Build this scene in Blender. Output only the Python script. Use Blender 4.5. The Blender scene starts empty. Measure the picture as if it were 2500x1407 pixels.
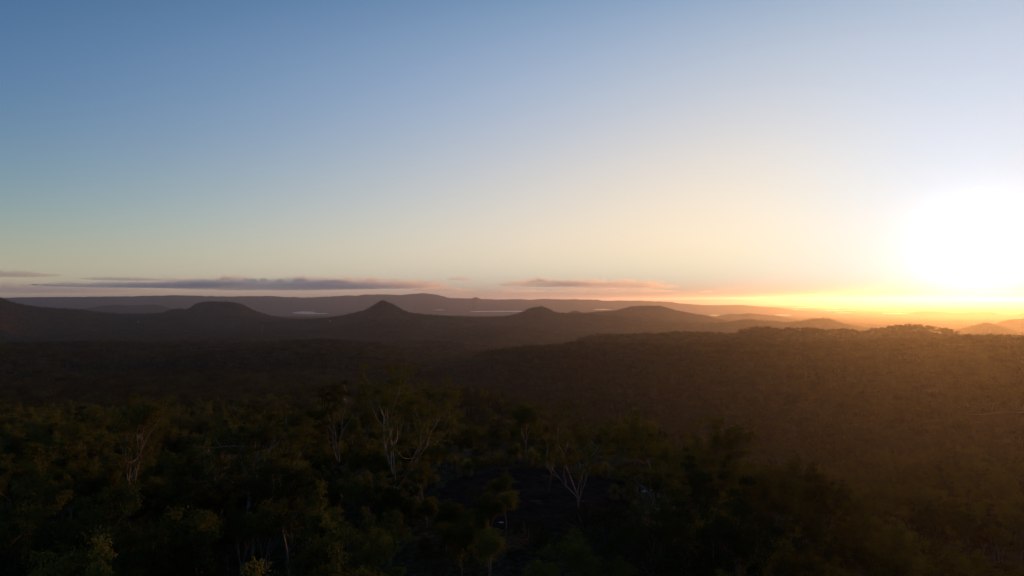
import bpy, math, random
import numpy as np
R = math.radians
sc = bpy.context.scene
COL = sc.collection
rng = np.random.default_rng(11)
random.seed(5)

# ------------------------------------------------------------------ camera, sky, sun, exposure
CZ = 400.0                      # camera height above the zero of the terrain heights (m)
SUN_AZ, SUN_EL = 34.4, 2.7      # degrees, clockwise from the view axis / above the horizon
cam = bpy.data.cameras.new('camera')
cam_o = bpy.data.objects.new('camera', cam)
COL.objects.link(cam_o)
cam.lens = 24
cam.sensor_width = 36
cam.clip_start = 1.0
cam.clip_end = 200000
cam_o.location = (0, 0, CZ)
cam_o.rotation_euler = (R(90 + 1.014), 0, 0)
sc.camera = cam_o

world = bpy.data.worlds.new('World')
sc.world = world
world.use_nodes = True
nt = world.node_tree
bg = nt.nodes['Background']
sky = nt.nodes.new('ShaderNodeTexSky')
sky.sky_type = 'NISHITA'
sky.sun_disc = False
sky.sun_elevation = R(SUN_EL)
sky.sun_rotation = R(SUN_AZ)
sky.altitude = 600
sky.air_density = 1.0
sky.dust_density = 0.9
sky.ozone_density = 1.6
N_, L_ = nt.nodes.new, nt.links.new
def vm(op, *ins):
    n = N_('ShaderNodeVectorMath'); n.operation = op
    for i, x in enumerate(ins):
        if isinstance(x, (tuple, list)): n.inputs[i].default_value = x
        elif isinstance(x, (int, float)): n.inputs['Scale'].default_value = x
        else: L_(x, n.inputs['Scale'] if (op == 'SCALE' and i == 1) else n.inputs[i])
    return n.outputs['Value'] if op == 'DOT_PRODUCT' else n.outputs[0]
def mt(op, *ins):
    n = N_('ShaderNodeMath'); n.operation = op
    for i, x in enumerate(ins):
        if isinstance(x, (int, float)): n.inputs[i].default_value = x
        else: L_(x, n.inputs[i])
    return n.outputs[0]
tc = N_('ShaderNodeTexCoord')
sep = N_('ShaderNodeSeparateXYZ')
L_(tc.outputs['Generated'], sep.inputs[0])
mr = N_('ShaderNodeMapRange')
mr.inputs['From Min'].default_value = 0.0
mr.inputs['From Max'].default_value = 0.42
L_(sep.outputs['Z'], mr.inputs['Value'])
SKY_A = [(0.003, 0.3276, 0.3027, 0.3141), (0.02, 0.3685, 0.3791, 0.3788), (0.045, 0.299, 0.3039, 0.2512), (0.075, 0.2004, 0.271, 0.2667), (0.11, 0.1327, 0.2345, 0.2947), (0.16, 0.0974, 0.185, 0.2899), (0.22, 0.0645, 0.145, 0.286), (0.32, 0.0421, 0.1125, 0.2402), (0.42, 0.0206, 0.0719, 0.167)]
SKY_B = [(0.0, -0.5138, -1.0109, -0.695), (0.02, -0.1016, -0.0194, 0.3352), (0.05, 0.7197, 0.5366, 0.6999), (0.1, 1.6627, 0.8718, 0.5719), (0.2, 2.3249, 1.3389, 0.6798), (0.42, 2.8312, 1.7311, 1.1734)]
def smooth_table(tab):
    z = np.array([t[0] for t in tab]); v = np.array([t[1:] for t in tab])
    u = np.linspace(0, math.sqrt(.42), 241)                 # even steps in the square root of the height
    f = np.stack([np.interp(u ** 2, z, v[:, k]) for k in range(3)], 1)
    x = np.arange(-60, 61); w = np.exp(-.5 * (x / 17.0) ** 2); w /= w.sum()
    p = np.concatenate([2 * f[0] - f[60:0:-1], f, 2 * f[-1] - f[-2:-62:-1]])
    g = np.stack([np.convolve(p[:, k], w, 'valid') for k in range(3)], 1)
    q = np.linspace(0, math.sqrt(.42), 31)
    return [(float(a * a),) + tuple(float(np.interp(a, u, g[:, k])) for k in range(3)) for a in q]
def ramp_node(tab, off, div):
    n = N_('ShaderNodeValToRGB'); c = n.color_ramp; c.interpolation = 'LINEAR'
    tab = smooth_table(tab)
    while len(c.elements) < len(tab): c.elements.new(.5)
    for e, t in zip(c.elements, tab):
        e.position = t[0] / .42
        e.color = (*[(v + off) / div for v in t[1:]], 1)
    L_(mr.outputs[0], n.inputs[0])
    return n.outputs[0]
rA = ramp_node(SKY_A, 0, 1)                    # colour of the sky by height
rB = ramp_node(SKY_B, 1.1, 4.1)                    # how it grows towards the sun
gm = N_('ShaderNodeGamma'); gm.inputs['Gamma'].default_value = .3
L_(sky.outputs[0], gm.inputs['Color'])
SUNV = (math.sin(R(SUN_AZ)) * math.cos(R(SUN_EL)), math.cos(R(SUN_AZ)) * math.cos(R(SUN_EL)), math.sin(R(SUN_EL)))
cosg = vm('DOT_PRODUCT', tc.outputs['Generated'], SUNV)
cp = mt('MAXIMUM', cosg, 0.0)
c8 = mt('POWER', cp, 8.0)
c40 = mt('POWER', cp, 40.0)
cfl = mt('MAXIMUM', cosg, 0.22)                # the sky away from the sun stays as at the left of the view
sB = N_('ShaderNodeSeparateXYZ')
L_(rB, sB.inputs[0])
cx = N_('ShaderNodeCombineXYZ')
for i, (q, u) in enumerate([(-.283, -.634), (-.093, -.20), (-.189, .414)]):
    slope = mt('SUBTRACT', mt('MULTIPLY', sB.outputs[i], 4.1), 1.1)
    L_(mt('EXPONENT', mt('ADD', mt('ADD', mt('MULTIPLY', cfl, slope), mt('MULTIPLY', c8, q)), mt('MULTIPLY', c40, u))), cx.inputs[i])
body = vm('MULTIPLY', vm('MULTIPLY', gm.outputs[0], rA), cx.outputs[0])
off = mt('SUBTRACT', cosg, 1.0)
core = vm('SCALE', (.5, .5, .5), mt('EXPONENT', mt('MULTIPLY', off, 500.0)))
tot = vm('SCALE', vm('ADD', body, core), 1 / .12)
L_(tot, bg.inputs[0])
bg.inputs[1].default_value = 0.12

sun = bpy.data.lights.new('sun', 'SUN')
sun.energy = 3.3
sun.angle = R(0.53)
sun.color = (1.0, 0.40, 0.085)
sun_o = bpy.data.objects.new('sun', sun)
COL.objects.link(sun_o)
sun_o.location = (0, 0, CZ + 50)
sun_o.rotation_euler = (R(90 - SUN_EL), 0, R(180 - SUN_AZ))

sc.view_settings.view_transform = 'Standard'
sc.view_settings.look = 'None'
sc.view_settings.gamma = 1
sc.view_settings.use_curve_mapping = False
sc.view_settings.exposure = 0.0
sc.render.engine = 'CYCLES'
sc.cycles.max_bounces = 5
sc.cycles.diffuse_bounces = 2
sc.cycles.transmission_bounces = 3
sc.cycles.transparent_max_bounces = 12
sc.cycles.volume_bounces = 2
sc.cycles.use_denoising = True
sc.cycles.sample_clamp_indirect = 4
HAZE_DENSITY = 2.8e-5
HAZE_G = 0.78

# ------------------------------------------------------------------ pixel geometry of the view (2500 px wide photograph)
F = 2500 * 24 / 36
HORIZON = 733.0

def az_of(px):
    return np.arctan((np.asarray(px, float) - 1250) / F)

def z_of(px, py, d):
    """height above the camera of something seen at px, py at horizontal distance d"""
    return (HORIZON - np.asarray(py, float)) / F * np.cos(az_of(px)) * d

# ------------------------------------------------------------------ smooth value noise
_perm = rng.random((256, 256))
def vnoise(x, y):
    xi = np.floor(x).astype(int); yi = np.floor(y).astype(int)
    fx = x - xi; fy = y - yi
    fx = fx * fx * (3 - 2 * fx); fy = fy * fy * (3 - 2 * fy)
    a = _perm[xi & 255, yi & 255]; b = _perm[(xi + 1) & 255, yi & 255]
    c = _perm[xi & 255, (yi + 1) & 255]; d = _perm[(xi + 1) & 255, (yi + 1) & 255]
    return (a * (1 - fx) + b * fx) * (1 - fy) + (c * (1 - fx) + d * fx) * fy - 0.5

def fbm(x, y, s, o=4):
    t = 0; a = 1.0
    for k in range(o):
        t = t + a * vnoise(x / s + 17.3 * k, y / s + 5.1 * k)
        a *= 0.5; s *= 0.5
    return t

# ------------------------------------------------------------------ terrain
# valley floor heights relative to the camera: rows = distance, columns = azimuth
BR = [0, 45, 60, 85, 110, 140, 170, 200, 300, 450, 600, 800, 1000, 1500, 2500, 4000, 6500, 9000, 12000, 70000]
BA = [-40, -25, -8, 8, 20, 34, 45]
BT = {
 -40: [-38, -38, -38, -38, -39, -41, -43, -46, -56, -74, -92, -108, -116, -126, -138, -146, -152, -205, -262, -262],
 -25: [-36, -36, -36, -36, -37, -38, -41, -46, -62, -84, -98, -112, -120, -130, -140, -147, -152, -205, -262, -262],
 -8:  [-33, -33, -32, -31, -31, -31, -34, -44, -76, -98, -104, -120, -136, -150, -158, -165, -172, -215, -262, -262],
 8:   [-33, -33, -32, -31, -31, -31, -35, -46, -84, -118, -138, -148, -152, -165, -175, -185, -195, -225, -262, -262],
 20:  [-37, -37, -37, -38, -40, -44, -51, -60, -92, -124, -146, -150, -152, -165, -180, -190, -200, -230, -262, -262],
 34:  [-44, -46, -50, -56, -61, -66, -70, -74, -86, -104, -126, -146, -150, -165, -185, -200, -215, -235, -262, -262],
 45:  [-46, -48, -54, -60, -66, -72, -76, -80, -90, -108, -128, -146, -150, -165, -185, -200, -215, -235, -262, -262]}
_BM = np.array([BT[a] for a in BA], float)          # (azimuth, distance)

def base(az, r):
    lr = np.log(r + 40.0)
    xr = np.log(np.array(BR, float) + 40.0)
    cols = np.stack([np.interp(lr, xr, _BM[i]) for i in range(len(BA))])
    a = np.clip(np.degrees(az), BA[0], BA[-1])
    j = np.clip(np.searchsorted(BA, a) - 1, 0, len(BA) - 2)
    A = np.array(BA, float)
    t = (a - A[j]) / (A[j + 1] - A[j])
    t = t * t * (3 - 2 * t)
    lo = np.take_along_axis(cols, j[None], 0)[0]
    hi = np.take_along_axis(cols, (j + 1)[None], 0)[0]
    return lo * (1 - t) + hi * t

TREE = 9.0
# name, label, crest (px, py), distance or (px, distance) table, front slope, back slope, rounding, canopy allowance
RIDGES = [
 ('distant_range', 'faint low range far beyond the plain, left of the sun',
  [(1300, 742), (1480, 737), (1560, 733.5), (1650, 732.5), (1700, 731.5), (1760, 730), (1800, 730.5), (1900, 731), (1960, 731.5), (2050, 734), (2150, 736), (2300, 737), (2500, 738)],
  52000, .05, .05, 900, 0),
 ('escarpment', 'long level escarpment closing the horizon under the cloud bank',
  [(-200, 728), (0, 727), (100, 726), (200, 725), (300, 724), (400, 722), (430, 721.5), (480, 723), (560, 724), (640, 723.5), (655, 722.5), (680, 724.5), (740, 727), (800, 724.5), (850, 722), (870, 722), (890, 719.5), (940, 719.5), (980, 720.5), (1005, 718), (1030, 716.5), (1055, 718), (1080, 723), (1095, 728), (1150, 729.5), (1155, 728), (1161, 725.5), (1168, 727.5), (1175, 730.5), (1220, 731.5), (1260, 730), (1290, 732), (1330, 730), (1370, 731.5), (1400, 731), (1460, 732.5), (1470, 734.5), (1550, 734.5), (1600, 736), (1640, 738), (1660, 741), (1700, 744), (1740, 745.5), (1810, 744.5), (1850, 748), (1900, 752), (1960, 760), (2500, 790)],
  15000, .11, .03, 350, 0),
 ('foothill', 'low dusky foothill in front of the escarpment at the left',
  [(-100, 756), (60, 762), (150, 765), (215, 753), (250, 747), (285, 745), (330, 746.5), (380, 744.5), (405, 750), (440, 762), (520, 775), (2500, 790)],
  9300, .10, .10, 180, 0),
 ('mesa', 'pale flat-topped rise on the plain under the sun glare',
  [(0, 790), (1950, 785), (2100, 774), (2180, 768), (2222, 766), (2236, 761), (2270, 760.5), (2310, 763), (2332, 765), (2348, 764.5), (2372, 762), (2392, 763), (2412, 761.5), (2424, 762.5), (2440, 768), (2460, 771), (2480, 770), (2500, 764), (2600, 758)],
  13500, .15, .10, 150, 0),
 ('mountain_flank', 'wooded flank falling from the left edge of the view',
  [(-300, 705), (-60, 716), (0, 727), (14, 731), (32, 738), (62, 745), (110, 751), (160, 753), (200, 756), (230, 761), (270, 764), (300, 766), (350, 766), (400, 764), (440, 763), (560, 768), (700, 779), (760, 786), (2500, 860)],
  4300, .12, .14, 200, 3.5),
 ('table_hill', 'flat-topped wooded hill left of the cone hill',
  [(-100, 790), (340, 772), (365, 766), (395, 763), (412, 757), (425, 753.5), (440, 752.5), (453, 755), (463, 752), (475, 742), (490, 737.5), (510, 735.5), (530, 735.2), (560, 736), (577, 738.5), (592, 743), (610, 751), (628, 760), (645, 765), (662, 770), (700, 776), (740, 781), (900, 795), (2500, 860)],
  4800, .34, .28, 100, 3.5),
 ('cone_hill', 'steep cone-shaped hill at the centre left, in front of the escarpment',
  [(-100, 850), (560, 790), (660, 782), (700, 779), (745, 778), (790, 776), (830, 770), (860, 764), (885, 758), (900, 752), (914, 743), (924, 737), (934, 731.5), (945, 736.5), (956, 740), (970, 748), (985, 756), (1000, 762), (1040, 767), (1100, 772), (1200, 790), (2500, 900)],
  4000, .38, .34, 16, 2.5),
 ('saddle_ridge', 'low wooded saddle with the knobbly hill right of the cone',
  [(-100, 880), (860, 790), (960, 773), (1000, 767), (1040, 768), (1100, 770.5), (1160, 772.5), (1220, 772.5), (1242, 770), (1262, 765), (1280, 759), (1290, 753), (1305, 749.5), (1320, 747), (1335, 751), (1350, 759), (1365, 763), (1385, 764), (1400, 764), (1440, 765), (1500, 772), (1600, 790), (2500, 900)],
  4500, .17, .20, 90, 3.5),
 ('knob', 'small round knob between two hills on the saddle',
  [(-100, 900), (1300, 800), (1370, 772), (1386, 764), (1398, 758.5), (1408, 758.5), (1420, 762), (1450, 775), (1600, 830), (2500, 950)],
  6500, .28, .28, 60, 3.5),
 ('broad_hill', 'broad rounded wooded hill right of centre',
  [(-100, 920), (1300, 790), (1380, 768), (1420, 764), (1450, 761), (1500, 758), (1520, 753), (1540, 748), (1560, 746.5), (1585, 746), (1612, 746.5), (1627, 750), (1650, 757), (1690, 765), (1720, 769), (1740, 774), (1760, 779), (1850, 800), (2500, 900)],
  5800, .24, .24, 120, 3.5),
 ('low_hill', 'low twin-humped hill beyond the ridge, right of the broad hill',
  [(-100, 950), (1680, 800), (1735, 781), (1757, 770.5), (1785, 765.5), (1795, 767), (1810, 766.5), (1830, 764.5), (1860, 767.5), (1900, 771.5), (1925, 776), (1940, 779), (1965, 784), (2050, 800), (2500, 900)],
  8000, .24, .22, 120, 3.5),
 ('spur_ridge', 'dark wooded spur running right from below the broad hill',
  [(-100, 950), (1250, 800), (1400, 776), (1460, 769), (1500, 769), (1540, 774), (1580, 779), (1650, 786), (1700, 787), (1750, 787), (1780, 785), (1805, 782), (1832, 779), (1860, 782), (1900, 784), (1920, 787), (1932, 784), (1960, 783), (1976, 779), (1998, 777), (2012, 776), (2026, 778), (2042, 784), (2060, 789), (2080, 793), (2110, 799), (2160, 808), (2250, 825), (2500, 860)],
  4500, .15, .16, 120, 3.5),
 ('far_right_hill', 'hazy wooded shoulder at the right edge in the sun glare',
  [(-100, 990), (2300, 815), (2400, 800), (2430, 790), (2447, 783), (2466, 779.5), (2482, 778.5), (2500, 778), (2560, 772), (2800, 765)],
  6000, .22, .22, 90, 3.5),
 ('right_cone', 'small cone hill in orange glare near the right edge',
  [(-100, 990), (2200, 830), (2290, 812), (2322, 807), (2350, 797), (2370, 793), (2390, 787), (2405, 784), (2422, 787), (2440, 792), (2460, 798), (2480, 805), (2500, 811), (2600, 830), (2900, 860)],
  4200, .27, .27, 55, TREE),
 ('middle_hill', 'dark rounded hill below the cone hill',
  [(-300, 820), (0, 812), (300, 808), (560, 812), (700, 806), (760, 800), (820, 794), (860, 788), (890, 783), (915, 779), (950, 777), (990, 776.5), (1010, 779), (1030, 785), (1066, 793), (1100, 795), (1140, 794), (1197, 798), (1240, 803), (1300, 816), (1342, 824), (1380, 838), (1500, 870), (2500, 960)],
  3300, .12, .11, 90, TREE),
 ('fold_ridge', 'pale-crested fold descending right into the valley',
  [(-300, 960), (1000, 830), (1100, 800), (1150, 793), (1200, 791), (1285, 796), (1342, 805), (1385, 820), (1412, 832), (1450, 850), (1500, 880), (2500, 1000)],
  3300, .16, .15, 50, TREE),
 ('fold_ridge', 'lower fold with a warm lit crest in the centre valley',
  [(-300, 960), (950, 850), (1050, 820), (1130, 804), (1200, 800), (1257, 812), (1314, 826), (1370, 840), (1420, 860), (1500, 890), (2500, 1000)],
  2850, .17, .15, 45, TREE),
 ('low_ridge', 'long low wooded rise across the left middle distance',
  [(-300, 850), (0, 846), (200, 842), (400, 846), (560, 846), (650, 842), (742, 838), (800, 836), (856, 838), (913, 844), (970, 855), (1026, 880), (1069, 902), (1200, 960), (2500, 1000)],
  1700, .10, .09, 50, TREE),
 ('low_ridge', 'nearer low wooded rise above the dark hollow at the left',
  [(-300, 870), (0, 862), (120, 866), (300, 880), (500, 872), (600, 862), (742, 852), (856, 856), (913, 864), (970, 874), (1026, 893), (1069, 912), (1150, 960), (2500, 1050)],
  1350, .13, .09, 40, TREE),
 ('back_ridge', 'wooded ridge crest with open-crowned trees against the glare',
  [(-300, 1300), (1100, 1000), (1300, 880), (1395, 842), (1430, 828), (1460, 822), (1500, 823), (1560, 820), (1640, 816), (1720, 817), (1790, 819), (1810, 811), (1840, 806), (1870, 804.5), (1900, 806), (1960, 807), (2030, 810), (2080, 809.5), (2120, 809), (2150, 808), (2170, 802), (2200, 800), (2230, 799.5), (2260, 802), (2290, 806), (2320, 812), (2345, 820), (2370, 828), (2400, 840), (2500, 850), (2800, 860)],
  1900, .13, .2, 60, TREE),
 ('front_ridge', 'great dark wooded slope filling the right middle distance',
  [(-300, 1600), (900, 1100), (1000, 1000), (1060, 935), (1080, 914), (1100, 905), (1130, 894), (1180, 874), (1200, 865), (1290, 857), (1340, 853), (1400, 847), (1450, 848), (1500, 850), (1600, 850), (1700, 848), (1800, 846), (2000, 844), (2200, 838), (2330, 834), (2370, 829), (2400, 830), (2450, 825), (2480, 824), (2520, 821), (2900, 815)],
  1350, .115, .10, 90, TREE),
 ('near_spur', 'wooded spur end behind the tall forked tree',
  [(-300, 1250), (0, 1240), (600, 1200), (800, 1120), (930, 1040), (1020, 990), (1090, 968), (1120, 968), (1150, 970), (1200, 982), (1250, 992), (1290, 1006), (1330, 1040), (1400, 1120), (1600, 1300), (2900, 1500)],
  560, .25, .18, 30, TREE),
]
_SL = []
for nm, lab, pts, D, fs, bs, wd, tr in RIDGES:
    p = np.array(pts, float)
    _SL.append((az_of(p[:, 0]), z_of(p[:, 0], p[:, 1], D) - tr, D, fs, bs, wd))

def terrain(az, r, which=False):
    """height relative to the camera"""
    x = r * np.sin(az); y = r * np.cos(az)
    h = base(az, r)
    amp = np.interp(r, [0, 150, 400, 1000, 3000, 9000, 12000], [.5, .8, 4, 10, 16, 16, 5])
    h = h + amp * fbm(x, y, 420, 5)
    idx = np.zeros(np.shape(h), int)
    wob = fbm(x, y, 260, 4)
    for i, (pa, pz, D, fs, bs, wd) in enumerate(_SL):
        zc = np.interp(az, pa, pz) + (D / F * 1.1 * fbm(az * 900 + 7 * i, az * 0 + i, 6, 3) if D > 9000 else 0)
        d = r - D
        # gullies run down the slopes: the fall is modulated across the slope
        gul = 1 + .35 * vnoise(az * D / (wd * 2.2) + 31 * i, r / (wd * 9) + 3.7 * i)
        dd = np.sqrt(d * d + wd * wd) - wd
        z = zc - np.where(d < 0, fs, bs) * dd * gul + wob * np.minimum(dd * .05, 14)
        win = z > h
        idx = np.where(win, i + 1, idx)
        k = np.minimum(6.0, .0015 * r)
        h = np.where(np.abs(z - h) < k, np.maximum(z, h) + (k - np.abs(z - h)) ** 2 / (4 * k + 1e-6), np.maximum(z, h))
        # keep the traced crest itself exact
    # soft knoll: never rise above the camera nearby
    h = np.where(r < 480, np.minimum(h, -30.0), h)
    return (h, idx) if which else h

def ground_z(x, y):
    r = np.hypot(x, y); a = np.arctan2(x, y)
    return terrain(np.atleast_1d(a), np.atleast_1d(r))[0] + CZ

def hit(px, py, rmin=30, rmax=60000):
    """where the ray through a photograph pixel meets the ground"""
    a = float(az_of(px))
    rs = np.exp(np.linspace(math.log(rmin), math.log(rmax), 4000))
    t = terrain(np.full_like(rs, a), rs)
    z = z_of(px, py, rs)
    k = np.nonzero(t >= z)[0]
    i = k[0] if len(k) else len(rs) - 1
    r = rs[i]
    return r * math.sin(a), r * math.cos(a), t[i] + CZ, r

# ------------------------------------------------------------------ helpers
def mesh_from(name, v, f, mat=None, smooth=False):
    """v (n,3) array, f list/array of faces with one vertex count, or list of such arrays"""
    me = bpy.data.meshes.new(name)
    v = np.asarray(v, np.float32)
    groups = f if isinstance(f, list) else [f]
    groups = [np.asarray(g, np.int32) for g in groups if len(g)]
    me.vertices.add(len(v)); me.vertices.foreach_set('co', v.ravel())
    nl = sum(g.size for g in groups); nf = sum(len(g) for g in groups)
    me.loops.add(nl); me.polygons.add(nf)
    me.loops.foreach_set('vertex_index', np.concatenate([g.ravel() for g in groups]))
    tot = np.concatenate([np.full(len(g), g.shape[1], np.int32) for g in groups])
    st = np.concatenate([[0], np.cumsum(tot)[:-1]]).astype(np.int32)
    me.polygons.foreach_set('loop_start', st)
    me.polygons.foreach_set('loop_total', tot)
    if smooth:
        me.polygons.foreach_set('use_smooth', np.ones(nf, bool))
    me.update(calc_edges=True)
    if mat: me.materials.append(mat)
    return me

def link(name, data, parent=None):
    o = bpy.data.objects.new(name, data)
    COL.objects.link(o)
    o.parent = parent
    return o

def tag(o, label=None, cat=None, group=None, kind=None):
    if label: o['label'] = label
    if cat: o['category'] = cat
    if group: o['group'] = group
    if kind: o['kind'] = kind
    return o

class Geo:
    """collects quads and triangles"""
    def __init__(s): s.v = []; s.q = []; s.t = []; s.n = 0
    def add(s, v, q=(), t=()):
        v = np.asarray(v, float)
        s.v.append(v)
        if len(q): s.q.append(np.asarray(q, int) + s.n)
        if len(t): s.t.append(np.asarray(t, int) + s.n)
        s.n += len(v)
    def box(s, c, d, rz=0):
        x, y, z = np.array(d) / 2
        v = np.array([[i * x, j * y, k * z] for k in (-1, 1) for j in (-1, 1) for i in (-1, 1)])
        ca, sa = math.cos(rz), math.sin(rz)
        v = v @ np.array([[ca, sa, 0], [-sa, ca, 0], [0, 0, 1]]) + c
        s.add(v, [[0, 2, 3, 1], [4, 5, 7, 6], [0, 1, 5, 4], [2, 6, 7, 3], [0, 4, 6, 2], [1, 3, 7, 5]])
    def tube(s, P, rad, n=5):
        P = np.asarray(P, float); m = len(P)
        T = np.gradient(P, axis=0); T /= np.linalg.norm(T, axis=1)[:, None] + 1e-9
        up = np.array([.31, .17, .93]) if abs(T[0, 2]) < .8 else np.array([1., .1, 0])
        A = np.cross(T, up); A /= np.linalg.norm(A, axis=1)[:, None] + 1e-9
        B = np.cross(T, A)
        th = np.arange(n) * 2 * math.pi / n
        v = (P[:, None] + np.asarray(rad)[:, None, None] * (np.cos(th)[None, :, None] * A[:, None] + np.sin(th)[None, :, None] * B[:, None])).reshape(-1, 3)
        i = np.arange(m - 1)[:, None] * n; j = np.arange(n)[None]; j2 = (j + 1) % n
        q = np.stack([i + j, i + j2, i + n + j2, i + n + j], -1).reshape(-1, 4)
        s.add(v, q)
    def mesh(s, name, mat, smooth=False):
        f = []
        if s.q: f.append(np.concatenate(s.q))
        if s.t: f.append(np.concatenate(s.t))
        return mesh_from(name, np.concatenate(s.v), f, mat, smooth)

def new_mat(name):
    m = bpy.data.materials.new(name); m.use_nodes = True
    n = m.node_tree; b = n.nodes['Principled BSDF']
    b.inputs['Roughness'].default_value = .8
    b.inputs['Specular IOR Level'].default_value = .25
    return m, n, b

def noise_col(n, b, stops, scale, coord='Object', detail=6, rough=.6, inp='Base Color'):
    t = n.nodes.new('ShaderNodeTexCoord')
    ns = n.nodes.new('ShaderNodeTexNoise'); ns.inputs['Scale'].default_value = scale
    ns.inputs['Detail'].default_value = detail; ns.inputs['Roughness'].default_value = rough
    r = n.nodes.new('ShaderNodeValToRGB')
    while len(r.color_ramp.elements) < len(stops): r.color_ramp.elements.new(.5)
    for e, (p, c) in zip(r.color_ramp.elements, stops):
        e.position = p; e.color = (*c, 1)
    n.links.new(t.outputs[coord], ns.inputs['Vector']); n.links.new(ns.outputs['Fac'], r.inputs[0])
    n.links.new(r.outputs[0], b.inputs[inp])
    return t, ns, r

# ------------------------------------------------------------------ materials
def ground_material():
    m, n, b = new_mat('woodland_ground')
    t, ns, r = noise_col(n, b, [(.30, (.014, .013, .007)), (.48, (.026, .022, .011)), (.62, (.040, .032, .016)), (.78, (.080, .060, .032))], .012, detail=9, rough=.68)
    b.inputs['Roughness'].default_value = 1; b.inputs['Specular IOR Level'].default_value = 0
    v = n.nodes.new('ShaderNodeTexVoronoi'); v.inputs['Scale'].default_value = .085
    bp = n.nodes.new('ShaderNodeBump'); bp.inputs['Strength'].default_value = 1; bp.inputs['Distance'].default_value = 6
    inv = n.nodes.new('ShaderNodeMath'); inv.operation = 'SUBTRACT'; inv.inputs[0].default_value = 1
    n.links.new(t.outputs['Object'], v.inputs['Vector']); n.links.new(v.outputs['Distance'], inv.inputs[1])
    n.links.new(inv.outputs[0], bp.inputs['Height']); n.links.new(bp.outputs[0], b.inputs['Normal'])
    return m
M_GROUND = ground_material()

def near_ground_material():
    m, n, b = new_mat('leaf_litter_ground')
    noise_col(n, b, [(.35, (.018, .015, .009)), (.5, (.040, .030, .017)), (.68, (.075, .060, .030))], 1.3, detail=8)
    b.inputs['Roughness'].default_value = 1; b.inputs['Specular IOR Level'].default_value = 0
    return m
M_NEAR = near_ground_material()

def leaf_material(name, a, c, trans=.22):
    m, n, b = new_mat(name)
    oi = n.nodes.new('ShaderNodeObjectInfo')
    t = n.nodes.new('ShaderNodeTexCoord')
    ns = n.nodes.new('ShaderNodeTexNoise'); ns.inputs['Scale'].default_value = .55; ns.inputs['Detail'].default_value = 4
    ad = n.nodes.new('ShaderNodeMath'); ad.operation = 'MULTIPLY_ADD'; ad.inputs[1].default_value = 1.0; ad.inputs[2].default_value = -.5
    a2 = n.nodes.new('ShaderNodeMath'); a2.operation = 'ADD'; a2.use_clamp = True
    mx = n.nodes.new('ShaderNodeMix'); mx.data_type = 'RGBA'
    mx.inputs['A'].default_value = (*a, 1); mx.inputs['B'].default_value = (*c, 1)
    n.links.new(t.outputs['Object'], ns.inputs['Vector'])
    n.links.new(oi.outputs['Random'], ad.inputs[0]); n.links.new(ad.outputs[0], a2.inputs[0]); n.links.new(ns.outputs['Fac'], a2.inputs[1])
    n.links.new(a2.outputs[0], mx.inputs['Factor']); n.links.new(mx.outputs['Result'], b.inputs['Base Color'])
    b.inputs['Roughness'].default_value = .9; b.inputs['Specular IOR Level'].default_value = 0
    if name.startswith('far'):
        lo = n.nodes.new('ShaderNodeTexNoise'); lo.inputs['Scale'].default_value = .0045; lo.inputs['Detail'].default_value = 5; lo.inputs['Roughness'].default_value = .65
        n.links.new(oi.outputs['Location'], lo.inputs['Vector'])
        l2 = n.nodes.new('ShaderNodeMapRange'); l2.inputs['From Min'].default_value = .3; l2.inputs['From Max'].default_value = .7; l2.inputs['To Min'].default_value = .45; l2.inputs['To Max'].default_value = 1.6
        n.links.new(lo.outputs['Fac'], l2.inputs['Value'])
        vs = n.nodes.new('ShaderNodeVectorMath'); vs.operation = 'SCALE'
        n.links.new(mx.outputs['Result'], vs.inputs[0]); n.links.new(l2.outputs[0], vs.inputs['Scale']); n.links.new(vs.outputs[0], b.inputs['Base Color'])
    tr = n.nodes.new('ShaderNodeBsdfTranslucent'); ms = n.nodes.new('ShaderNodeMixShader'); ms.inputs[0].default_value = trans
    n.links.new(mx.outputs['Result'], tr.inputs['Color'])
    out = n.nodes['Material Output']
    n.links.new(b.outputs[0], ms.inputs[1]); n.links.new(tr.outputs[0], ms.inputs[2]); n.links.new(ms.outputs[0], out.inputs['Surface'])
    return m
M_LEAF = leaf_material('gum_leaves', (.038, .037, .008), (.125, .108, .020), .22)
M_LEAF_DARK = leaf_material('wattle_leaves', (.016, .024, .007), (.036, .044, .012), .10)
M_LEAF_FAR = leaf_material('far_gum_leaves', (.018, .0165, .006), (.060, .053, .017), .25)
M_GRASSY = leaf_material('grass_tree_leaves', (.085, .090, .022), (.150, .130, .040), .3)
M_SKIRT = leaf_material('dry_skirt_leaves', (.16, .10, .045), (.24, .15, .06), .3)

def bark(name, stops, scale):
    m, n, b = new_mat(name)
    t, ns, r = noise_col(n, b, stops, scale)
    mp = n.nodes.new('ShaderNodeMapping'); mp.inputs['Scale'].default_value = (1, 1, .25)
    n.links.new(t.outputs['Object'], mp.inputs['Vector']); n.links.new(mp.outputs[0], ns.inputs['Vector'])
    return m
M_BARK = bark('pale_gum_bark', [(.3, (.075, .056, .040)), (.5, (.15, .12, .09)), (.7, (.26, .215, .165))], 2.2)
M_BARK_MID = bark('grey_bark', [(.3, (.06, .05, .04)), (.7, (.15, .125, .10))], 3)
M_BARK_DARK = bark('dark_rough_bark', [(.3, (.035, .028, .022)), (.6, (.085, .068, .052))], 5)

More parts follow.
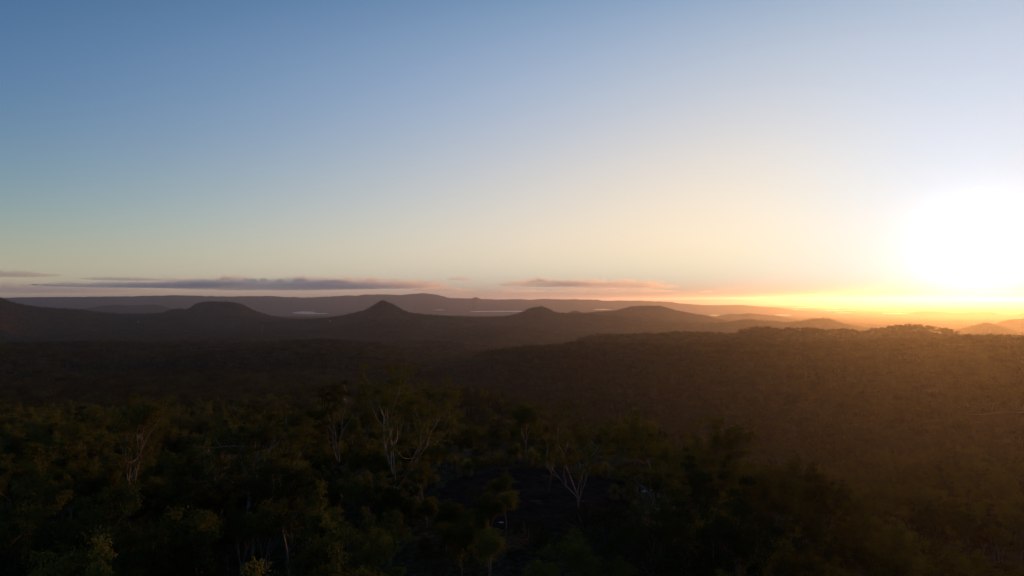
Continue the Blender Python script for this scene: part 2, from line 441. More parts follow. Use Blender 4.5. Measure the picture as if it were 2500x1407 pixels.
def plain(name, col, rough=.7, scale=3, var=.35):
    m, n, b = new_mat(name)
    c = np.array(col)
    noise_col(n, b, [(.3, tuple(c * (1 - var))), (.7, tuple(np.minimum(c * (1 + var), .9)))], scale)
    b.inputs['Roughness'].default_value = rough
    return m
M_ROCK = plain('dark_rock', (.020, .014, .012), .95, .7, .6)
M_PALE_ROCK = plain('pale_rock', (.24, .23, .235), .8, 2, .25)
M_TRACK = plain('pale_dirt', (.17, .12, .08), .9, .05, .35)
M_ROOF = plain('metal_roof', (.28, .31, .34), .5, .5, .1)
M_WALL = plain('painted_wall', (.15, .13, .11), .8, .6, .1)
M_STEEL = plain('galvanised_steel', (.09, .09, .095), .5, .5, .1)
M_DOOR = plain('dark_door', (.05, .045, .04), .6, 1, .2)

# ------------------------------------------------------------------ the land as one seamless polar sheet, split by landform
AZC = np.concatenate([np.arange(-180, -54, 3.0), np.arange(-54, 54.01, .17), np.arange(57, 180, 3.0)])
RAD = np.unique(np.concatenate([np.exp(np.linspace(math.log(6), math.log(61000), 560))] + [np.array([-1, -.4, 0, .4, 1]) * q[6] + q[3] for q in RIDGES]).round(1))
AZr = np.radians(AZC)
AA, RR = np.meshgrid(AZr, RAD)
HH, IDX = terrain(AA, RR, True)
nR, nA = AA.shape
VX = np.stack([RR * np.sin(AA), RR * np.cos(AA), HH + CZ], -1)
fi = np.arange(nR - 1)[:, None] * nA; fj = np.arange(nA)[None]; fk = (fj + 1) % nA
QUADS = np.stack([fi + fj, fi + fk, fi + nA + fk, fi + nA + fj], -1).reshape(-1, 4)
QUADS = QUADS[:, ::-1]
fid = IDX[:-1, :].reshape(-1).copy()
frad = np.repeat(RAD[:-1], nA)
fid = np.where((fid == 0) & (frad < 190), -1, fid)
fid = np.where((fid == 0) & (frad > 10500), -2, fid)
flat = VX.reshape(-1, 3)
def piece(mask, name, label, mat):
    q = QUADS[mask]
    u, inv = np.unique(q, return_inverse=True)
    me = mesh_from(name, flat[u], inv.reshape(-1, 4), mat, True)
    o = link(name, me)
    return tag(o, label, None, None, 'structure')
near = piece(fid == -1, 'ground', 'dark leaf-littered ground of the foreground knoll', M_NEAR)
# centre disc under the camera
a0 = flat[:nA]; c0 = np.array([[0, 0, a0[:, 2].mean()]])
tag(link('ground', mesh_from('ground', np.concatenate([c0, a0]), np.array([[0, 1 + (i + 1) % nA, 1 + i] for i in range(nA)]), M_NEAR)), 'ground straight below the viewpoint', None, None, 'structure')
piece(fid == 0, 'valley_floor', 'dark wooded valley floor between the ridges', M_GROUND)
piece(fid == -2, 'plain', 'flat hazy plain stretching to the horizon', M_GROUND)
for i, rd in enumerate(RIDGES):
    m = fid == i + 1
    if m.sum(): piece(m, rd[0], rd[1], M_GROUND)

# running horizon for visibility tests
TANS = HH / RR
CMX = np.maximum.accumulate(TANS, axis=0)
def visible(az, r, ztop, margin=.003):
    ja = np.clip(np.searchsorted(AZr, az), 0, nA - 1)
    ir = np.clip(np.searchsorted(RAD, r) - 2, 0, nR - 1)
    return (ztop / r) > CMX[ir, ja] - margin

# ------------------------------------------------------------------ rock clearing
CLR = []           # outline pixels of the bare rock sheet on the knoll
for px, py in [(1062, 1215), (1075, 1185), (1120, 1162), (1180, 1148), (1260, 1140), (1330, 1143), (1400, 1152), (1470, 1164), (1540, 1180), (1572, 1200), (1560, 1232), (1500, 1262), (1440, 1285), (1360, 1300), (1280, 1302), (1200, 1296), (1130, 1280), (1080, 1250)]:
    x, y, z, r = hit(px, py)
    CLR.append((x, y))
CLR = np.array(CLR)
def in_poly(x, y, P=CLR, grow=0):
    c = P.mean(0); Q = c + (P - c) * (1 + grow)
    ins = np.zeros(np.shape(x), bool); j = len(Q) - 1
    for i in range(len(Q)):
        xi, yi = Q[i]; xj, yj = Q[j]
        cond = ((yi > y) != (yj > y)) & (x < (xj - xi) * (y - yi) / (yj - yi + 1e-12) + xi)
        ins ^= cond; j = i
    return ins
def rock_sheet():
    c = CLR.mean(0); n = 40; k = len(CLR)
    v = []
    m = 72
    ang = np.linspace(0, 2 * math.pi, m, endpoint=False)
    pa = np.arctan2(CLR[:, 1] - c[1], CLR[:, 0] - c[0]); pr = np.hypot(CLR[:, 1] - c[1], CLR[:, 0] - c[0])
    o = np.argsort(pa); pa = pa[o]; pr = pr[o]
    rr = np.interp(ang, np.concatenate([pa - 2 * math.pi, pa, pa + 2 * math.pi]), np.tile(pr, 3))
    for i in range(n + 1):
        t = i / n
        for j in range(m):
            q = t * rr[j] * (1 + .05 * math.sin(j * 1.7) * t)
            v.append((c[0] + q * math.cos(ang[j]), c[1] + q * math.sin(ang[j]), t))
    v = np.array(v)
    z = terrain(np.arctan2(v[:, 0], v[:, 1]), np.hypot(v[:, 0], v[:, 1])) + CZ
    lump = .28 * fbm(v[:, 0], v[:, 1] * 2.2, 5, 5) + .10 * vnoise(v[:, 0] * .3, v[:, 1] * 3)
    edge = np.clip((1 - v[:, 2]) / .08, 0, 1)
    z = z + .02 + (lump + .12) * edge - .12 * (1 - edge)
    P = np.stack([v[:, 0], v[:, 1], z], -1)
    i = np.arange(n)[:, None] * m; j = np.arange(m)[None]; j2 = (j + 1) % m
    q = np.stack([i + j, i + m + j, i + m + j2, i + j2], -1).reshape(-1, 4)
    return mesh_from('rock_clearing', P, q, M_ROCK, True)
tag(link('rock_clearing', rock_sheet()), 'bare dark rock sheet in the clearing among the foreground trees', None, None, 'structure')

# ------------------------------------------------------------------ dirt tracks
TRACKS = []
def track(pix, w, label):
    P = [hit(px, py) for px, py in pix]
    c = np.array([(p[0], p[1]) for p in P])
    s = np.concatenate([[0], np.cumsum(np.hypot(*np.diff(c, axis=0).T))])
    n = 40
    u = np.linspace(0, s[-1], n)
    x = np.interp(u, s, c[:, 0]); y = np.interp(u, s, c[:, 1])
    TRACKS.append((x, y, w))
    tx = np.gradient(x); ty = np.gradient(y); L = np.hypot(tx, ty) + 1e-9
    nx, ny = -ty / L, tx / L
    v = []
    for o in (-.5, -.17, .17, .5):
        X = x + nx * w * o; Y = y + ny * w * o
        v.append(np.stack([X, Y, terrain(np.arctan2(X, Y), np.hypot(X, Y)) + CZ + 1.2], -1))
    v = np.stack(v, 1).reshape(-1, 3)
    i = np.arange(n - 1)[:, None] * 4; j = np.arange(3)[None]
    q = np.stack([i + j, i + j + 1, i + 4 + j + 1, i + 4 + j], -1).reshape(-1, 4)
    tag(link('dirt_track', mesh_from('dirt_track', v, q, M_TRACK, True)), label, None, None, 'structure')
track([(562, 843), (600, 846.5), (640, 849), (668, 851)], 22, 'pale dirt track crossing the woods left of centre')
track([(372, 880), (395, 879.5), (418, 881)], 22, 'short pale clearing in the left woods')
track([(640, 955), (655, 953.5), (672, 953)], 5, 'faint track in the gully behind the left trees')
track([(2360, 1016), (2420, 1011), (2470, 1009), (2520, 1010)], 2, 'faint track on the glowing slope at the right edge')

# ------------------------------------------------------------------ trees
def curve(p0, d0, L, n, up, wob, r):
    P = [np.array(p0, float)]; d = np.array(d0, float)
    for k in range(n):
        d = d + r.normal(0, wob, 3) + np.array([0, 0, up])
        d /= np.linalg.norm(d)
        P.append(P[-1] + d * L / n)
    return np.array(P), d

def leaves(centers, radii, count, size, r, droop=.55, flat=.75):
    """many small leaf blades spread in clumps"""
    n = len(centers) * count
    C = np.repeat(centers, count, 0); Rr = np.repeat(radii, count)
    g = r.normal(0, 1, (n, 3)); g /= np.linalg.norm(g, axis=1)[:, None]
    g *= (r.random(n) ** .6)[:, None] * np.repeat(r.uniform(.55, 1.45, (len(centers), 3)), count, 0)
    g[:, 2] *= flat
    P = C + g * Rr[:, None]
    a = r.normal(0, 1, (n, 3)); a[:, 2] -= droop * 2; a /= np.linalg.norm(a, axis=1)[:, None]
    b = np.cross(a, r.normal(0, 1, (n, 3))); b /= np.linalg.norm(b, axis=1)[:, None]
    L = size * (.6 + .8 * r.random(n)); W = L * .38
    a = a * L[:, None]; b = b * W[:, None]
    v = np.stack([P, P + a * .5 + b * .5, P + a, P + a * .5 - b * .5], 1).reshape(-1, 3)
    q = np.arange(n * 4).reshape(-1, 4)
    return v, q

def make_tree_data(seed, H=20, spread=.42, fork=.35, limbs=4, lean=.05, dens=1.0, leaf=.29, bare=False,
                   barkmat=None, leafmat=None, count=150, clump=1.15, crown_lo=.42, trunk_r=None, curvy=.10):
    """returns dict of meshes in metres, base at the origin"""
    r = np.random.default_rng(seed)
    trunk_r = trunk_r or H * .0105
    barkmat = barkmat or (M_BARK if seed < 200 or seed == 201 else M_BARK_MID); leafmat = leafmat or M_LEAF
    ends = []
    T = Geo()
    P, d = curve((0, 0, -.6), (r.normal(0, lean), r.normal(0, lean), 1), H * fork + .6, 7, .03, curvy * .5, r)
    T.tube(P, np.linspace(trunk_r * 1.25, trunk_r * .8, len(P)), 8)
    top = P[-1]
    parts = []
    def grow(G, p, d, L, rad, lvl):
        n = 5 if lvl < 2 else 3
        P, dn = curve(p, d, L, n, (.10, .12, .10, .02)[min(lvl, 3)], curvy * (1.1 + .5 * lvl), r)
        G.tube(P, np.linspace(rad, rad * .5, len(P)), 6 if lvl == 0 else 4 if lvl == 1 else 3)
        if lvl >= 2 or L < H * .045:
            ends.append(P[-1]);
            if lvl < 3: ends.append(P[-2])
            return
        nb = r.integers(3, 5) if lvl == 0 else r.integers(2, 4)
        for k in range(nb):
            t = .45 + .55 * (k + 1) / nb
            i = min(int(t * (len(P) - 1)), len(P) - 1)
            dd = dn + r.normal(0, .52, 3); dd[2] = max(dd[2], -.15) ; dd /= np.linalg.norm(dd)
            grow(G, P[i], dd, L * (.50 + .22 * r.random()), rad * .5, lvl + 1)
        if lvl > 0: ends.append(P[-1])
    ph0 = r.random() * 6.28
    for k in range(limbs):
        G = Geo()
        ph = ph0 + k * 2 * math.pi / limbs + r.normal(0, .3)
        s = spread * (.55 + .7 * r.random()) if k else spread * .25
        dd = np.array([math.cos(ph) * s, math.sin(ph) * s, .8]); dd /= np.linalg.norm(dd)
        p0 = P[-1] if k < 2 else P[-1 - min(k - 1, 3)]
        rest = (H - p0[2])
        grow(G, p0, dd, rest * (.58 if k else .66), trunk_r * (.72 - .08 * min(k, 3)), 0)
        parts.append(G)
    if not bare:
        E_ = np.array(ends)
        # rescale so that the crown top reaches H
    allz = max(g.v[i][:, 2].max() for g in parts for i in range(len(g.v)))
    k = H / (allz + clump * .5)
    for g in [T] + parts:
        g.v = [q * k for q in g.v]
    out = {'trunk': T.mesh('trunk', barkmat, True), 'limbs': [g.mesh('limb', barkmat, True) for g in parts]}
    if not bare:
        E_ = E_ * k
        E_ = E_[E_[:, 2] > crown_lo * H]
        keep = r.random(len(E_)) < dens
        E_ = E_[keep] + r.normal(0, .15, (keep.sum(), 3))
        rad = clump * (.42 + .95 * r.random(len(E_)))
        v, q = leaves(E_, rad, count, leaf, r, flat=.58)
        out['crown'] = mesh_from('crown', v, q, leafmat)
        out['pts'] = E_
    return out

def far_tree_data(seed, H, w, leafmat, n=26):
    r = np.random.default_rng(seed)
    G = Geo()
    P, _ = curve((0, 0, -1), (0, 0, 1), H * .62, 4, .02, .06, r)
    G.tube(P, np.linspace(.26, .10, 5), 4)
    k = r.integers(4, 7)
    lob = []
    for i in range(k):
        a = r.random() * 6.28; q = w * .5 * math.sqrt(r.random())
        c = np.array([math.cos(a) * q, math.sin(a) * q, H * (.62 + .26 * r.random() - .10 * q / w)])
        lob.append(c)
        G.tube(np.array([P[-2], (P[-2] + c) / 2 + r.normal(0, .3, 3), c]), [.10, .07, .03], 3)
    lob = np.array(lob)
    wood = G
    rad = w * (.20 + .13 * r.random(k))
    v, q = leaves(lob, rad, n, .85, r, droop=.1, flat=.6)
    return wood, v, q

def join_tree(name, wood, v, q, barkmat, leafmat):
    nb = sum(len(x) for x in wood.q)
    V = np.concatenate(wood.v + [v]); Q = np.concatenate([np.concatenate(wood.q), q + wood.n])
    me = mesh_from(name, V, Q, barkmat)
    me.materials.append(leafmat)
    mi = np.zeros(len(Q), np.int32); mi[nb:] = 1
    me.polygons.foreach_set('material_index', mi)
    return me

def place_tree(data, loc, rz, s, name, label, cat='tree', group=None, tilt=(0, 0)):
    e = link(name, None)
    e.location = loc; e.rotation_euler = (tilt[0], tilt[1], rz); e.scale = (s, s, s)
    tag(e, label, cat, group)
    link('trunk', data['trunk'], e)
    for m in data['limbs']: link('limb', m, e)
    if 'crown' in data: link('crown', data['crown'], e)
    return e

TAKEN = []
# hero trees: base px, base py, top py, data args, name, label
HERO_R = []
HERO_CLUMP = 1.12
HEROES = [
 (956, 1252, 882, dict(seed=3, crown_lo=.30, spread=.66, fork=.30, limbs=6, leaf=0.28, clump=1.17, dens=.95, curvy=.13), 'eucalyptus', 'tallest eucalyptus, wide forked crown breaking the ridge line left of centre', (0, .03), .4),
 (838, 1230, 908, dict(seed=9, spread=.30, fork=.42, limbs=3, leaf=0.28, clump=1.01, dens=.8, curvy=.13), 'eucalyptus', 'slim eucalyptus with small top tuft just left of the tallest tree', (0, 0), 1.2),
 (322, 1368, 950, dict(seed=21, spread=.30, fork=.50, limbs=5, leaf=0.25, clump=1.22, curvy=.07), 'eucalyptus', 'tall straight pale-trunked eucalyptus in the left foreground, twin crown tops', (0, .02), 0),
 (620, 1378, 982, dict(seed=33, spread=.36, fork=.34, limbs=4, leaf=0.25, clump=1.17, curvy=.16), 'eucalyptus', 'domed eucalyptus with a curved pale trunk, right of the tall straight one', (0, -.03), 2.0),
 (1412, 1243, 986, dict(seed=41, crown_lo=.30, spread=.62, fork=.16, limbs=5, leaf=0.24, clump=0.86, dens=.85, curvy=.12), 'eucalyptus', 'pale V-forked eucalyptus standing on the right edge of the rock clearing', (0, 0), .1),
 (1594, 1342, 1052, dict(seed=52, crown_lo=.5, spread=.46, fork=.14, limbs=4, leaf=0.24, clump=0.91, dens=.8, curvy=.15), 'eucalyptus', 'pale twin-stemmed eucalyptus right of the dark shrubs below the clearing', (0, .08), .7),
 (1556, 1246, 994, dict(seed=61, spread=.42, fork=.40, limbs=4, leaf=0.24, clump=0.91, dens=.85, barkmat='dark'), 'eucalyptus', 'dark straight eucalyptus behind the right end of the clearing', (0, 0), 2.2),
 (1758, 1282, 1006, dict(seed=72, spread=.50, fork=.42, limbs=5, leaf=0.24, clump=0.97, barkmat='dark'), 'eucalyptus', 'spreading dark-trunked eucalyptus topping the right foreground', (0, 0), 1.0),
 (1284, 1120, 984, dict(seed=81, spread=.40, fork=.36, limbs=4, leaf=0.25, clump=1.12), 'eucalyptus', 'bushy-topped eucalyptus behind the clearing, right of the gap by the tallest tree', (0, 0), .2),
 (1978, 1386, 1150, dict(seed=92, spread=.44, fork=.38, limbs=5, leaf=0.24, clump=1.01), 'eucalyptus', 'eucalyptus with a thin pale leaning stem in the lower right', (0, .08), .2),
 (1872, 1440, 1288, dict(seed=101, spread=.42, fork=.35, limbs=4, leaf=0.21, clump=0.91), 'eucalyptus', 'rounded eucalyptus crown at the bottom edge right of centre, lit on top', (0, 0), .9),
 (1395, 1470, 1298, dict(seed=111, spread=.50, fork=.28, limbs=5, leaf=0.17, clump=0.77), 'eucalyptus', 'many-lobed young eucalyptus at the bottom edge below the clearing', (0, 0), .9),
 (1325, 1500, 1352, dict(seed=114, spread=.36, fork=.28, limbs=4, leaf=0.17, clump=0.71), 'eucalyptus', 'lower rounded crown at the bottom edge beside the many-lobed young eucalyptus', (0, 0), 2.9),
 (1188, 1450, 1282, dict(seed=121, spread=.30, fork=.40, limbs=4, leaf=0.17, clump=0.77, dens=.8), 'eucalyptus', 'young eucalyptus with drooping pale stems at the bottom centre', (0, -.05), .5),
 (1128, 1425, 1248, dict(seed=124, spread=.30, fork=.40, limbs=4, leaf=0.20, clump=0.81), 'eucalyptus', 'narrow rounded eucalyptus below the left end of the clearing', (0, 0), 3.5),
 (1236, 1300, 1190, dict(seed=131, spread=.32, fork=.45, limbs=3, leaf=0.17, clump=0.61, dens=.8), 'sapling', 'thin sapling with small leaf tufts in front of the rock clearing', (0, 0), .5),
 (1046, 1285, 1210, dict(seed=141, spread=.55, fork=.45, limbs=5, leaf=0.17, clump=0.61), 'sapling', 'small umbrella-crowned tree at the left edge of the rock clearing', (0, 0), .5),
 (1506, 1470, 1350, dict(seed=151, spread=.5, fork=.40, limbs=4, leaf=0.17, clump=0.61, dens=.8), 'sapling', 'open sapling with a bent bare branch at the bottom edge, right of the young eucalyptus', (0, 0), 1.5),
 (1203, 1335, 1196, dict(seed=143, spread=.34, fork=.42, limbs=3, leaf=.22, clump=.75, dens=.9), 'sapling', 'slim sapling overlapping the left part of the clearing, in front of the pale stone', (0, 0), .5),
 (1226, 1250, 1152, dict(seed=145, spread=.30, fork=.45, limbs=3, leaf=.22, clump=.7, dens=.9), 'sapling', 'slender sapling standing on the left half of the rock clearing', (0, .1), 1.5),
 (1090, 1345, 1222, dict(seed=147, spread=.45, fork=.40, limbs=4, leaf=.22, clump=.9), 'eucalyptus', 'rounded small eucalyptus at the front left corner of the clearing', (0, 0), 2.5),
 (1158, 1340, 1240, dict(seed=149, spread=.40, fork=.40, limbs=4, leaf=.22, clump=.85), 'eucalyptus', 'small eucalyptus between the umbrella-crowned tree and the pale stone', (0, 0), .8),
 (1340, 1205, 1060, dict(seed=155, spread=.30, fork=.5, limbs=3, leaf=0.21, clump=0.81, dens=.7, barkmat='dark'), 'eucalyptus', 'thin leaning eucalyptus at the back left of the V-forked tree', (0, -.12), 1.5),
 (150, 1412, 1130, dict(seed=161, spread=.30, fork=.58, limbs=4, leaf=0.24, clump=1.01), 'eucalyptus', 'leaning pale-trunked eucalyptus near the lower left corner', (0, .30), .2),
 (235, 1430, 1150, dict(seed=163, spread=.30, fork=.60, limbs=4, leaf=0.24, clump=0.97), 'eucalyptus', 'second leaning eucalyptus, its stem crossing towards the tall straight one', (0, .36), .2),
 (28, 1420, 1120, dict(seed=167, spread=.34, fork=.52, limbs=4, leaf=0.24, clump=1.01), 'eucalyptus', 'eucalyptus with a bright bowed trunk in the lower left corner', (0, -.16), .2),
 (700, 1340, 1085, dict(seed=171, spread=.34, fork=.36, limbs=4, leaf=0.24, clump=1.06), 'eucalyptus', 'eucalyptus between the domed one and the tallest tree', (0, .05), 2),
 (1898, 1190, 1074, dict(seed=181, spread=.35, fork=.45, limbs=4, bare=True, barkmat='dark'), 'dead_tree', 'bare dark dead tree standing in the right foreground haze', (0, 0), 0),
 (1945, 1195, 1110, dict(seed=185, spread=.3, fork=.5, limbs=3, bare=True, barkmat='dark'), 'dead_tree', 'smaller leaning bare dead tree right of the other dead one', (0, .1), 0),
 (510, 1330, 1040, dict(seed=187, spread=.3, fork=.45, limbs=4, bare=True), 'dead_tree', 'thin pale bare tree in the dark gap right of the tall straight eucalyptus', (0, .1), 0),
]
for bx, by, ty, kw, nm, lab, tilt, rz in HEROES:
    x, y, z, r = hit(bx, min(by, 1500), 20)
    H = (by - ty) / F * r * math.cos(float(az_of(bx)))
    kw = dict(kw)
    if kw.get('barkmat') == 'dark': kw['barkmat'] = M_BARK_DARK
    if 'clump' in kw: kw['clump'] *= HERO_CLUMP; kw['count'] = 170
    d = make_tree_data(H=H, **kw)
    place_tree(d, (x, y, z - .1), rz, 1, nm, lab, 'tree', None, tilt)
    TAKEN.append((x, y, 3.2))
    HERO_R.append(r)

# generic kinds of the surrounding wood
KIND = []
for k, kw in enumerate([
    dict(seed=201, H=17, spread=.40, fork=.40, limbs=4, clump=1.19),
    dict(seed=202, H=16, spread=.50, fork=.34, limbs=5, clump=1.13, dens=.9),
    dict(seed=203, H=18, spread=.32, fork=.50, limbs=4, clump=1.24),
    dict(seed=204, H=15, spread=.45, fork=.30, limbs=5, clump=1.13, barkmat=M_BARK_DARK),
    dict(seed=205, H=14, spread=.55, fork=.26, limbs=5, clump=1.08, leafmat=M_LEAF_DARK, barkmat=M_BARK_DARK),
    dict(seed=206, H=16, spread=.36, fork=.45, limbs=3, clump=1.13, dens=.75),
    dict(seed=207, H=10, spread=.50, fork=.30, limbs=5, clump=0.97, leaf=.24),
    dict(seed=208, H=9, spread=.42, fork=.35, limbs=4, clump=0.91, leaf=.24),
    ]):
    KIND.append((kw['H'], make_tree_data(**kw)))
KDESC = ['pale-stemmed', 'broad-crowned', 'tall slender', 'rough-barked', 'dense dark', 'sparse open', 'small rounded', 'small upright']

# height the foreground wood reaches in the view
ENV = np.array([(-50, 1070), (60, 1030), (150, 985), (230, 1000), (300, 1010), (400, 1030), (450, 1075), (520, 1060), (600, 1020), (700, 1040), (760, 1010), (820, 990), (900, 985), (1000, 990), (1100, 1010), (1130, 1050), (1180, 1040), (1250, 1020), (1340, 1040), (1400, 1040), (1480, 1030), (1560, 1040), (1640, 1060), (1700, 1050), (1800, 1050), (1860, 1090), (1950, 1110), (2050, 1125), (2120, 1150), (2200, 1180), (2300, 1200), (2400, 1215), (2550, 1230)], float)
def px_of(az): return 1250 + F * np.tan(az)

def zone(px, r):
    if px < 250: a = 'at the far left of the foreground'
    elif px < 520: a = 'around the tall straight eucalyptus at the left'
    elif px < 780: a = 'around the domed eucalyptus left of centre'
    elif px < 1130: a = 'around the foot of the tallest forked tree'
    elif px < 1500: a = 'beyond the rock clearing' if r > 128 else 'below the rock clearing'
    elif px < 1850: a = 'around the dark-trunked trees right of the clearing'
    elif px < 2150: a = 'in the lower right foreground'
    else: a = 'on the slope at the lower right corner'
    return a

LABELLED = []
cnt = 0
pts = []
shr_cnt = 0
INDIV = 272
cand_r = np.sqrt(rng.uniform(44 ** 2, 192 ** 2, 9000)); cand_a = rng.uniform(R(-40), R(40), 9000)
order = np.argsort(cand_r)
gx = []; gy = []
for k in range(9000):
    r, a = cand_r[k], cand_a[k]
    x, y = r * math.sin(a), r * math.cos(a)
    if len(gx):
        if np.min((np.array(gx) - x) ** 2 + (np.array(gy) - y) ** 2) < 5.9 ** 2: continue
    if any((x - tx) ** 2 + (y - ty) ** 2 < q * q for tx, ty, q in TAKEN): continue
    if in_poly(np.array([x]), np.array([y]), CLR, .10)[0]: continue
    px = float(px_of(a))
    gx.append(x); gy.append(y)
    pts.append((r, a, x, y, px))
pts.sort()
FOREST = []       # everything beyond the individuals: x, y, z, scale, kind index, rotation
gsel = []
for r, a, x, y, px in pts:
    zg = float(terrain(np.array([a]), np.array([r]))[0])
    d = r * math.cos(a)
    py_base = HORIZON - zg / d * F
    env = float(np.interp(px, ENV[:, 0], ENV[:, 1]))
    if 1040 < px < 1600 and r < 126:
        # stay low in front of the clearing so that it shows
        env = max(env, 1300 + 40 * random.random())
        if py_base < 1300: continue
    elif 1150 < px < 1560 and r < 150: env = max(env, 1085)
    if 800 < px < 1120: env = max(env, 1050)
    if 240 < px < 430 or 520 < px < 690: env = max(env, 1090)
    env += 60 * random.random() ** 1.6 + (0 if r > 120 else (120 - r) * 1.6)
    Hmax = (py_base - env) / F * d
    H = min(random.uniform(9, 19), Hmax)
    if H < 2.2: continue
    if py_base - H / d * F > 1400: continue
    small = H < 10
    ki = random.choice([6, 7]) if small else random.choice([0, 0, 1, 2, 3, 4, 5, 1, 2])
    hk = KIND[ki][0]
    s = H / hk
    if cnt < INDIV:
        e = place_tree(KIND[ki][1], (x, y, zg + CZ - .1), random.uniform(0, 6.28), s, 'eucalyptus' if ki != 4 else 'wattle_tree', None, 'tree',
                   f'trees {zone(px, r)}', (random.gauss(0, .05), random.gauss(0, .05)))
        LABELLED.append((e, px, (py_base + (py_base - H / d * F)) / 2, r, ki))
        cnt += 1
    else:
        FOREST.append((x, y, zg, s, ki, random.uniform(0, 6.28)))

SHORT = ['tallest forked tree', 'slim tufted tree', 'tall straight eucalyptus', 'domed eucalyptus', 'V-forked eucalyptus', 'twin-stemmed eucalyptus', 'dark straight eucalyptus', 'spreading dark-trunked tree',
         'bushy-topped tree behind the clearing', 'thin-stemmed tree at lower right', 'rounded bottom-edge crown', 'many-lobed young tree', None, None, None, None, 'umbrella-crowned tree', None, None, None, None, None, None,
         'leaning tree at lower left', None, 'bowed trunk in the corner', None, 'standing dead tree', None, None]
ANCH = [(HEROES[i][0], (HEROES[i][1] + HEROES[i][2]) / 2, HERO_R[i], SHORT[i]) for i in range(len(HEROES)) if i < len(SHORT) and SHORT[i]]
from collections import defaultdict
byl = defaultdict(list)
for e, px, pm, r, ki in LABELLED:
    ax, ay, ar, an = min(ANCH, key=lambda q: abs(q[0] - px) + .6 * abs(q[1] - pm))
    dx = px - ax
    side = 'left of' if dx < -45 else 'right of' if dx > 45 else ''
    far_ = abs(dx) > 190
    dep = 'behind' if r > ar + 12 else 'in front of' if r < ar - 12 else 'beside'
    if far_: rel = ('well ' + side) + ' and ' + dep.replace('beside', 'level with')
    elif side: rel = ('just ' + side if dep == 'beside' else dep + ' and ' + side)
    else: rel = dep
    kd = 'dense dark-leaved wattle tree' if ki == 4 else KDESC[ki] + ' eucalyptus'
    byl[f'{kd} {rel} the {an}'].append((px, e))
ORD = ['first', 'second', 'third', 'fourth', 'fifth', 'sixth', 'seventh', 'eighth', 'ninth', 'tenth', 'eleventh', 'twelfth']
for l, es in byl.items():
    es.sort(key=lambda q: q[0])
    for i, (px, e) in enumerate(es):
        n = len(es)
        if n == 1: e['label'] = l
        elif n == 2: e['label'] = l + (', left one', ', right one')[i]
        else: e['label'] = l + f', {ORD[min(i, 11)]} from left'

for e, *_ in LABELLED:
    for w in ('dense ', 'well ', 'young ', 'standing ', 'small '):
        if len(e['label'].split()) > 16: e['label'] = e['label'].replace(w, '', 1)

# ------------------------------------------------------------------ shrubs, grass trees, stones of the clearing
def shrub_data(seed, w, h, mat, n=60, leaf=.16):
    r = np.random.default_rng(seed)
    G = Geo(); c = []
    for k in range(14):
        a = r.random() * 6.28; q = w * .5 * math.sqrt(r.random())
        e = np.array([math.cos(a) * q, math.sin(a) * q, h * (.45 + .4 * r.random()) * (1 - .35 * (2 * q / w) ** 2)])
        G.tube(np.array([[0, 0, -.2], e * np.array([.45, .45, .5]), e]), [.05, .04, .02], 4)
        c.append(e)
    v, q = leaves(np.array(c), w * (.15 + .09 * r.random(14)), n * 3, leaf, r, .1, .8)
    return G.mesh('stems', M_BARK_DARK), mesh_from('foliage', v, q, mat)
SHR = [(shrub_data(301, 5.2, 3.6, M_LEAF_DARK)), (shrub_data(302, 4.4, 2.6, M_LEAF_DARK)), (shrub_data(303, 3.0, 1.7, M_LEAF))]
def shrub(px, py, k, s, label, group=None):
    x, y, z, r = hit(px, py)
    e = link('shrub', None); e.location = (x, y, z - .05); e.rotation_euler = (0, 0, px * .37); e.scale = (s, s, s)
    tag(e, label, 'shrub', group)
    link('stems', SHR[k][0], e); link('foliage', SHR[k][1], e)
for px, py, k, s, lab in [
    (1290, 1330, 0, 1.15, 'round green shrub at the front edge of the rock clearing'),
    (1330, 1355, 1, 1.2, 'low dark shrub in front of the round green one'),
    (1430, 1300, 0, 1.2, 'large black-green shrub at the foot of the V-forked eucalyptus'),
    (1480, 1322, 0, 1.3, 'largest dark shrub right of the V-forked eucalyptus'),
    (1540, 1345, 0, 1.2, 'dark shrub left of the twin-stemmed eucalyptus'),
    (1440, 1375, 0, 1.2, 'dark shrub below the large pair, near the bottom edge'),
    (1510, 1395, 0, 1.2, 'dark shrub low in the black hollow at the bottom centre'),
    (1580, 1400, 0, 1.2, 'dark shrub under the leaning twin stem at the bottom'),
    (1640, 1385, 0, 1.15, 'dark shrub right of the twin-stemmed eucalyptus'),
    (1700, 1350, 1, 1.2, 'low dark shrub under the spreading eucalyptus'),
    (1500, 1265, 1, .8, 'small dark shrub on the right lip of the clearing'),
    (1225, 1135, 2, 1.5, 'pale green bush at the back of the clearing'),
    (1170, 1140, 2, 1.3, 'bush at the back left of the clearing'),
    (1385, 1148, 1, .9, 'black bush at the back edge of the clearing behind the V-forked tree'),
    (1520, 1175, 2, 1.5, 'yellow-green bush at the back right of the clearing'),
    (1560, 1168, 2, 1.4, 'second yellow-green bush beside the dark straight trunk'),
    (1465, 1160, 2, 1.2, 'bright low bush behind the V-forked tree'),
    (1150, 1330, 1, 1.1, 'dark shrub at the front left corner of the clearing'),
    (1090, 1320, 1, 1.1, 'dark shrub under the umbrella-crowned tree')]:
    shrub(px, py, k, s, lab)

ur = np.sqrt(rng.uniform(42 ** 2, 215 ** 2, 2600)); ua = rng.uniform(R(-52), R(52), 2600)
ux, uy = ur * np.sin(ua), ur * np.cos(ua)
uk = ~in_poly(ux, uy, CLR, .08)
ux, uy, ur, ua = ux[uk], uy[uk], ur[uk], ua[uk]
uz = terrain(ua, ur)

